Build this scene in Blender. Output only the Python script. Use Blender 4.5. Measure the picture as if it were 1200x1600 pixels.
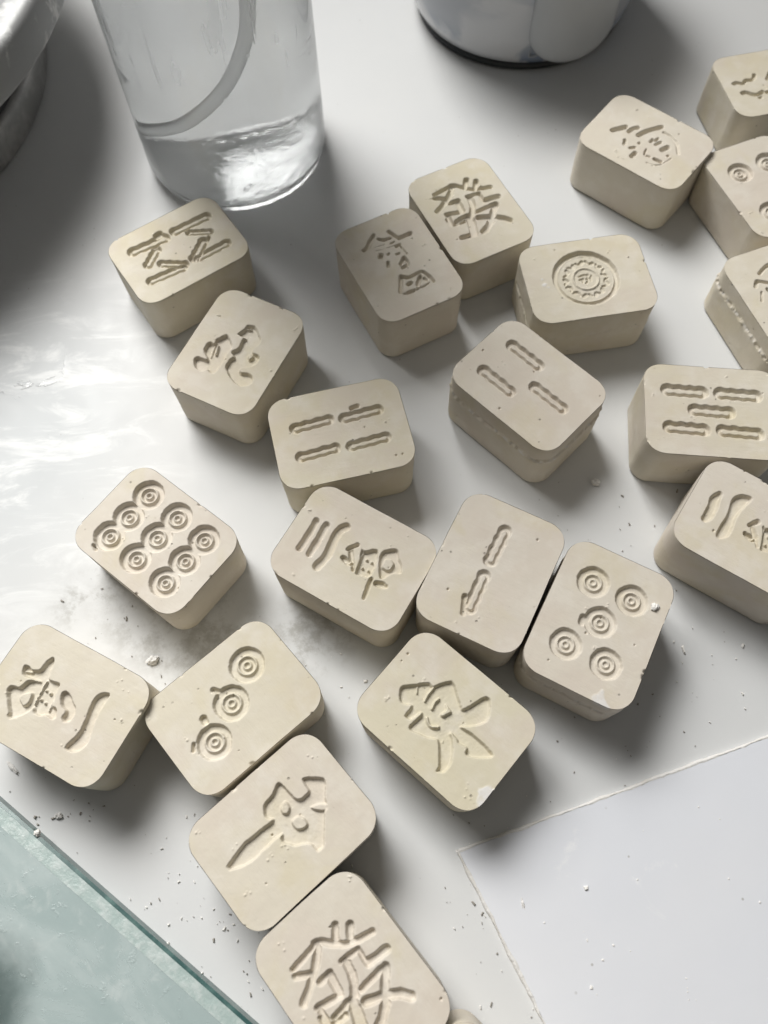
import bpy, bmesh, math, random, json
import numpy as np
from mathutils import Matrix, Vector

for o in list(bpy.data.objects):
    bpy.data.objects.remove(o, do_unlink=True)
C = bpy.context.scene.collection
SC = bpy.context.scene
U = 0.04                      # one tile length in metres; all layout numbers below are in tile lengths
PI = math.pi

# ------------------------------------------------------------------ camera
cd = bpy.data.cameras.new('camera'); co = bpy.data.objects.new('camera', cd); C.objects.link(co)
fw = Vector((0, .38736899, -.92192476)); rt = Vector((.99947024, -.03000499, -.01260732)); dn = Vector((-.03254603, -.92143636, -.38716377))
m = Matrix((rt, -dn, -fw)).transposed().to_4x4()
m.translation = Vector((0, 0, 5.7333*U))
co.matrix_world = m
cd.sensor_fit = 'VERTICAL'; cd.sensor_height = 36; cd.lens = 36*1263.1/1600
cd.clip_start = .005; cd.clip_end = 20
cd.dof.use_dof = True; cd.dof.focus_distance = 5.55*U; cd.dof.aperture_fstop = 15
SC.camera = co

# ------------------------------------------------------------------ light
w = bpy.data.worlds.new('World'); SC.world = w; w.use_nodes = True
bg = w.node_tree.nodes['Background']
bg.inputs[0].default_value = (1, .965, .91, 1); bg.inputs[1].default_value = .115
def window_light(name, az, el, dist, sx, sy, watts, col, aim, spread):
    l = bpy.data.lights.new(name, 'AREA'); l.shape = 'RECTANGLE'; l.size = sx; l.size_y = sy
    l.energy = watts; l.color = col
    o = bpy.data.objects.new(name, l); C.objects.link(o)
    d = Vector((math.cos(az)*math.cos(el), math.sin(az)*math.cos(el), math.sin(el)))
    l.spread = spread
    o.location = Vector((0, 2.5*U, 0)) + d*dist
    o.rotation_euler = (Vector((aim[0]*U, aim[1]*U, 0))-o.location).to_track_quat('-Z', 'Y').to_euler()
    return o
window_light('window_light', math.radians(121), math.radians(49), 1.15, .66, .58, 2.95, (1, .985, .955), (-1.3, .2), math.radians(56))
SC.view_settings.view_transform = 'Standard'; SC.view_settings.look = 'None'
SC.view_settings.exposure = 0; SC.view_settings.gamma = 1
SC.view_settings.use_curve_mapping = False

# ------------------------------------------------------------------ node helpers
class NT:
    def __init__(s, name):
        s.m = bpy.data.materials.new(name); s.m.use_nodes = True
        s.t = s.m.node_tree; s.n = s.t.nodes; s.b = s.n['Principled BSDF']; s.out = s.n['Material Output']
    def add(s, typ, **kw):
        n = s.n.new(typ)
        for k, v in kw.items():
            if k.startswith('i_'): n.inputs[k[2:].replace('_', ' ')].default_value = v
            else: setattr(n, k, v)
        return n
    def ln(s, a, b): s.t.links.new(a, b)
    def coord(s, kind='Object'):
        return s.add('ShaderNodeTexCoord').outputs[kind]
    def noise(s, vec, scale, detail=4, rough=.5, dist=0):
        n = s.add('ShaderNodeTexNoise'); n.inputs['Scale'].default_value = scale; n.inputs['Detail'].default_value = detail
        n.inputs['Roughness'].default_value = rough; n.inputs['Distortion'].default_value = dist
        s.ln(vec, n.inputs['Vector']); return n.outputs['Fac']
    def ramp(s, fac, a, b, va=0.0, vb=1.0):
        n = s.add('ShaderNodeMapRange'); n.interpolation_type = 'SMOOTHSTEP'
        n.inputs[1].default_value = a; n.inputs[2].default_value = b; n.inputs[3].default_value = va; n.inputs[4].default_value = vb
        s.ln(fac, n.inputs[0]); return n.outputs[0]
    def math(s, op, a, b):
        n = s.add('ShaderNodeMath', operation=op)
        for i, v in enumerate((a, b)):
            if isinstance(v, (int, float)): n.inputs[i].default_value = v
            else: s.ln(v, n.inputs[i])
        return n.outputs[0]
    def mix(s, fac, a, b):
        n = s.add('ShaderNodeMix', data_type='RGBA')
        for i, v in ((0, fac), (6, a), (7, b)):
            if isinstance(v, (int, float)): n.inputs[i].default_value = v
            elif isinstance(v, tuple): n.inputs[i].default_value = (*v, 1)
            else: s.ln(v, n.inputs[i])
        return n.outputs[2]
    def bump(s, h, strength, dist, prev=None):
        n = s.add('ShaderNodeBump'); n.inputs['Strength'].default_value = strength; n.inputs['Distance'].default_value = dist
        s.ln(h, n.inputs['Height'])
        if prev is not None: s.ln(prev, n.inputs['Normal'])
        return n.outputs[0]
    def set(s, **kw):
        for k, v in kw.items():
            i = s.b.inputs[k.replace('_', ' ')]
            if isinstance(v, tuple): i.default_value = (*v, 1) if len(v) == 3 else v
            elif isinstance(v, (int, float)): i.default_value = v
            else: s.ln(v, i)
        return s

def mat_plaster():
    s = NT('cast_plaster'); v = s.coord()
    # every tile carries its own offset and tint, shared with its engravings
    off = s.add('ShaderNodeAttribute', attribute_type='OBJECT', attribute_name='tint')
    sc = s.add('ShaderNodeVectorMath', operation='SCALE'); sc.inputs[0].default_value = (3.1, 1.7, 2.3)
    s.ln(off.outputs['Fac'], sc.inputs['Scale'])
    ad = s.add('ShaderNodeVectorMath', operation='ADD'); s.ln(v, ad.inputs[0]); s.ln(sc.outputs[0], ad.inputs[1])
    v = ad.outputs[0]
    base = s.mix(off.outputs['Fac'], (.625, .575, .505), (.60, .555, .415))
    n1 = s.noise(v, 45, 5, .55); n2 = s.noise(v, 130, 4, .6)
    base = s.mix(s.ramp(n1, .44, .66, 0, .65), base, (.60, .535, .46))
    base = s.mix(s.ramp(s.noise(v, 48, 4, .55, .6), .50, .70, 0, .5), base, (.59, .53, .375))
    base = s.mix(s.ramp(n2, .45, .70, 0, .5), base, (.68, .64, .57))
    # tiny dark specks, pin holes
    vo = s.add('ShaderNodeTexVoronoi'); vo.inputs['Scale'].default_value = 420; s.ln(v, vo.inputs['Vector'])
    sel = s.ramp(s.noise(v, 170, 2), .60, .68)
    spk = s.math('MULTIPLY', s.ramp(vo.outputs['Distance'], .10, .17, 1, 0), sel)
    base = s.mix(s.math('MULTIPLY', spk, .55), base, (.16, .14, .11))
    pa = s.add('ShaderNodeAttribute', attribute_type='GEOMETRY', attribute_name='patch')
    base = s.mix(s.math('MULTIPLY', pa.outputs['Fac'], s.ramp(s.noise(v, 420, 4, .6), .25, .6, .35, .85)), base, (.70, .69, .68))
    s.set(Base_Color=base, Roughness=s.ramp(n1, .3, .7, .62, .78))
    s.b.inputs['Specular IOR Level'].default_value = .3
    # brushed striations, grain and pits
    mp = s.add('ShaderNodeMapping'); mp.inputs['Scale'].default_value = (1, 9, 1); mp.inputs['Rotation'].default_value = (0, 0, .5)
    s.ln(v, mp.inputs['Vector'])
    b = s.bump(s.noise(mp.outputs[0], 90, 4, .6), .11, .0006)
    b = s.bump(s.noise(v, 700, 5, .65), .20, .0003, b)
    b = s.bump(s.noise(v, 160, 4, .6), .25, .0007, b)
    b = s.bump(s.math('MULTIPLY', spk, -1), .6, .0004, b)
    s.set(Normal=b)
    return s.m

def mat_table():
    s = NT('white_laminate'); v = s.coord()
    n1 = s.noise(v, 9, 5, .55); n2 = s.noise(v, 60, 6, .62, .4)
    def spot(x, y, r0, r1, sx=1, sy=1, rot=0):
        mp = s.add('ShaderNodeMapping', vector_type='TEXTURE'); mp.inputs['Location'].default_value = (x*U, y*U, 0)
        mp.inputs['Rotation'].default_value = (0, 0, rot); mp.inputs['Scale'].default_value = (sx*U, sy*U, 1)
        s.ln(v, mp.inputs['Vector'])
        le = s.add('ShaderNodeVectorMath', operation='LENGTH'); s.ln(mp.outputs[0], le.inputs[0])
        return s.ramp(le.outputs['Value'], r0, r1, 1, 0)
    base = s.mix(s.ramp(n1, .35, .7, 0, .5), (.60, .61, .615), (.675, .675, .665))
    # grey plaster slurry dried on the laminate
    sm = s.math('MULTIPLY', s.ramp(s.noise(v, 85, 8, .72), .42, .60), spot(-1.5, 1.55, .35, 1.0, 1.0, .55, -.5))
    sm2 = s.math('MULTIPLY', s.ramp(s.noise(v, 120, 8, .72), .46, .62), spot(-2.15, 1.85, .3, 1.0, .28, .5, -.9))
    sm3 = s.math('MULTIPLY', s.ramp(s.noise(v, 105, 8, .72), .44, .62), spot(-.55, 1.45, .3, 1.0, .45, .4, .2))
    g = s.math('MAXIMUM', s.math('MAXIMUM', sm, sm2), sm3)
    base = s.mix(s.math('MULTIPLY', g, .5), base, (.25, .235, .20))
    # pale dusty smears
    mp = s.add('ShaderNodeMapping'); mp.inputs['Scale'].default_value = (1, 2.8, 1); mp.inputs['Rotation'].default_value = (0, 0, -.55); s.ln(v, mp.inputs['Vector'])
    st = s.noise(mp.outputs[0], 36, 7, .68, .8)
    du = s.math('MULTIPLY', s.ramp(st, .47, .70), spot(-2.7, 3.2, .3, 1.0, 1.5, 2.2))
    base = s.mix(spot(-3.1, 3.1, .2, 1.0, 1.5, 2.0), base, (.56, .58, .59))
    base = s.mix(s.math('MULTIPLY', du, .9), base, (.80, .81, .81))
    mp2 = s.add('ShaderNodeMapping'); mp2.inputs['Scale'].default_value = (1, 14, 1); mp2.inputs['Rotation'].default_value = (0, 0, -.95); s.ln(v, mp2.inputs['Vector'])
    scr = s.ramp(s.noise(mp2.outputs[0], 60, 5, .7), .64, .74, 0, .35)
    base = s.mix(scr, base, (.68, .68, .675))
    # fine dark specks
    vo = s.add('ShaderNodeTexVoronoi'); vo.inputs['Scale'].default_value = 300; s.ln(v, vo.inputs['Vector'])
    spk = s.math('MULTIPLY', s.ramp(vo.outputs['Distance'], .05, .09, 1, 0), s.ramp(s.noise(v, 50, 3, .6), .55, .66))
    base = s.mix(s.math('MULTIPLY', spk, .7), base, (.22, .2, .18))
    rough = s.ramp(n2, .3, .7, .40, .54)
    wet = s.math('MULTIPLY', s.ramp(s.noise(v, 60, 5, .6, .6), .53, .57), spot(-2.95, 3.75, .5, 1.0, .42, .28, .3))
    r2 = s.add('ShaderNodeMix', data_type='FLOAT'); s.ln(wet, r2.inputs[0]); s.ln(rough, r2.inputs[2]); r2.inputs[3].default_value = .05
    r3 = s.add('ShaderNodeMix', data_type='FLOAT'); s.ln(g, r3.inputs[0]); s.ln(r2.outputs[0], r3.inputs[2]); r3.inputs[3].default_value = .6
    s.set(Base_Color=base, Roughness=r3.outputs[0])
    s.b.inputs['Specular IOR Level'].default_value = .20
    b = s.bump(st, .03, .0006)
    b = s.bump(s.noise(v, 300, 4, .6), .05, .0002, b)
    b = s.bump(wet, .5, .0006, b)
    s.set(Normal=b)
    return s.m

def simple(name, col, rough=.5, **kw):
    s = NT(name); s.set(Base_Color=col, Roughness=rough, **kw); return s.m

def mat_board():
    s = NT('white_board'); v = s.coord()
    n = s.noise(v, 12, 4, .5)
    base = s.mix(s.ramp(n, .35, .7), (.675, .695, .74), (.70, .712, .745))
    base = s.mix(s.ramp(s.noise(v, 55, 7, .7, .7), .62, .74, 0, .5), base, (.82, .825, .83))
    vo = s.add('ShaderNodeTexVoronoi'); vo.inputs['Scale'].default_value = 160; s.ln(v, vo.inputs['Vector'])
    spk = s.math('MULTIPLY', s.ramp(vo.outputs['Distance'], .04, .075, 1, 0), s.ramp(s.noise(v, 40, 3), .55, .62))
    base = s.mix(s.math('MULTIPLY', spk, .6), base, (.30, .28, .25))
    s.set(Base_Color=base, Roughness=s.ramp(s.noise(v, 80, 4), .3, .7, .40, .52), Normal=s.bump(s.noise(v, 120, 5, .6), .12, .0004))
    return s.m

def mat_crust():
    s = NT('dry_plaster'); v = s.coord()
    n = s.noise(v, 140, 6, .65)
    base = s.mix(s.ramp(n, .35, .7), (.74, .73, .715), (.66, .64, .60))
    base = s.mix(s.ramp(s.noise(v, 60, 4, .6), .66, .74, 0, .6), base, (.45, .36, .29))
    s.set(Base_Color=base, Roughness=.8, Normal=s.bump(s.noise(v, 500, 5, .7), .7, .0006))
    return s.m

M_PL = mat_plaster(); M_TB = mat_table(); M_BD = mat_board(); M_CR = mat_crust()

# ------------------------------------------------------------------ mesh helpers
def link(name, me, mat=None, parent=None):
    o = bpy.data.objects.new(name, me); C.objects.link(o)
    if mat: me.materials.append(mat)
    if parent is not None: o.parent = parent
    return o
def pyd(name, v, f, mat=None, parent=None, smooth=True):
    me = bpy.data.meshes.new(name); me.from_pydata([tuple(map(float, a)) for a in v], [], f); me.update()
    if smooth: me.shade_smooth()
    return link(name, me, mat, parent)
def tag(o, label=None, cat=None, group=None, kind=None):
    if label: o['label'] = label
    if cat: o['category'] = cat
    if group: o['group'] = group
    if kind: o['kind'] = kind
    return o
def empty(name, loc, rz=0):
    o = bpy.data.objects.new(name, None); C.objects.link(o); o.location = loc; o.rotation_euler = (0, 0, rz)
    o.empty_display_size = .01; return o
def lathe(name, prof, mat, parent=None, n=96, closed=False):
    v = []; f = []
    for r, z in prof:
        for k in range(n):
            a = 2*PI*k/n; v.append((r*math.cos(a), r*math.sin(a), z))
    m_ = len(prof)
    for i in range(m_ if closed else m_-1):
        j = (i+1) % m_
        for k in range(n):
            l = (k+1) % n; f.append((i*n+k, i*n+l, j*n+l, j*n+k))
    o = pyd(name, v, f, mat, parent)
    bm = bmesh.new(); bm.from_mesh(o.data); bmesh.ops.remove_doubles(bm, verts=bm.verts, dist=1e-6)
    bmesh.ops.recalc_face_normals(bm, faces=bm.faces); bm.to_mesh(o.data); bm.free()
    return o
def tube(name, pts, r, mat, parent=None, n=20):
    P = [Vector(p) for p in pts]; v = []; f = []
    for i, p in enumerate(P):
        t = (P[min(i+1, len(P)-1)] - P[max(i-1, 0)]).normalized()
        a = t.cross(Vector((0, 1, 0.01))).normalized(); b = t.cross(a)
        for k in range(n):
            q = 2*PI*k/n; v.append(p + (a*math.cos(q) + b*math.sin(q))*r)
    for i in range(len(P)-1):
        for k in range(n):
            l = (k+1) % n; f.append((i*n+k, i*n+l, (i+1)*n+l, (i+1)*n+k))
    f.append(tuple(range(n))[::-1]); f.append(tuple((len(P)-1)*n+k for k in range(n)))
    return pyd(name, v, f, mat, parent)
def vnoise(P, seed, octs=3):
    """value noise, P (...,2) or (...,3)"""
    P = np.asarray(P, float); out = np.zeros(P.shape[:-1]); amp = 1.; tot = 0
    for oc in range(octs):
        Q = P*2**oc + seed*7.31; I = np.floor(Q).astype(np.int64); F = Q-I; F = F*F*(3-2*F); d = P.shape[-1]
        acc = 0
        for c in range(2**d):
            h = np.full(P.shape[:-1], (seed*1013+oc*71) & 0x7fffffff, np.int64); wt = 1.
            for k in range(d):
                bit = (c >> k) & 1
                h = (h*374761393 + (I[..., k]+bit)*668265263) & 0x7fffffff
                h = (h ^ (h >> 13))*1274126177 & 0x7fffffff
                wt = wt*(F[..., k] if bit else 1-F[..., k])
            h = (h ^ (h >> 16)) & 0xffff
            acc = acc + wt*(h/65535.)
        out += amp*(acc*2-1); tot += amp; amp *= .5
    return out/tot
def sstep(x): x = np.clip(x, 0, 1); return x*x*(3-2*x)

# ------------------------------------------------------------------ table
TBL = tag(pyd('table_top', [], []), kind='structure')
bm = bmesh.new()
bmesh.ops.create_cube(bm, size=1, matrix=Matrix.Translation((0, .22, -.014)) @ Matrix.Diagonal((1.6, 1.3, .028, 1)))
bmesh.ops.bevel(bm, geom=bm.edges[:], offset=.003, segments=3, affect='EDGES')
bm.to_mesh(TBL.data); bm.free(); TBL.data.materials.append(M_TB)

# ------------------------------------------------------------------ tiles
POSES={"A":[-1.6087,4.5908,0.57,0.4947,1],"B":[-1.0979,3.5874,-0.477,0.4955,0],"C":[-0.2993,2.8453,0.2034,0.4951,1],"D":[-1.6001,2.0664,-0.6864,0.4751,1],"E":[-0.2194,1.8736,-0.5592,0.5072,1],"F":[0.7125,1.7303,-0.4936,0.5322,0],"G":[1.3966,1.3521,-0.5077,0.5217,0],"H":[2.5595,1.9577,-0.6113,0.522,1],"I":[-2.1171,0.946,-0.5119,0.4962,1],"J":[-1.0145,0.9066,-0.886,0.4412,0],"K":[0.3499,0.7733,-0.7476,0.4763,1],"L":[-0.6736,0.1496,-0.8795,0.4946,0],"M":[-0.2682,-0.6679,-0.9021,0.5092,1],"N":[0.8012,4.915,0.4326,0.4837,0],"O":[0.179,4.3562,0.439,0.5111,0],"P":[1.6752,4.1562,0.1295,0.5059,1],"Q":[1.1031,3.1723,-0.8082,0.5517,1],"R":[2.4425,2.9145,-0.1161,0.5067,1],"S":[3.2645,3.9425,0.323,0.4783,0],"T":[2.3722,5.5984,-0.7093,0.4981,1],"U":[3.3339,5.1067,0.3518,0.4498,0],"V":[3.6573,6.3083,0.1888,0.4719,1]}
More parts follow.
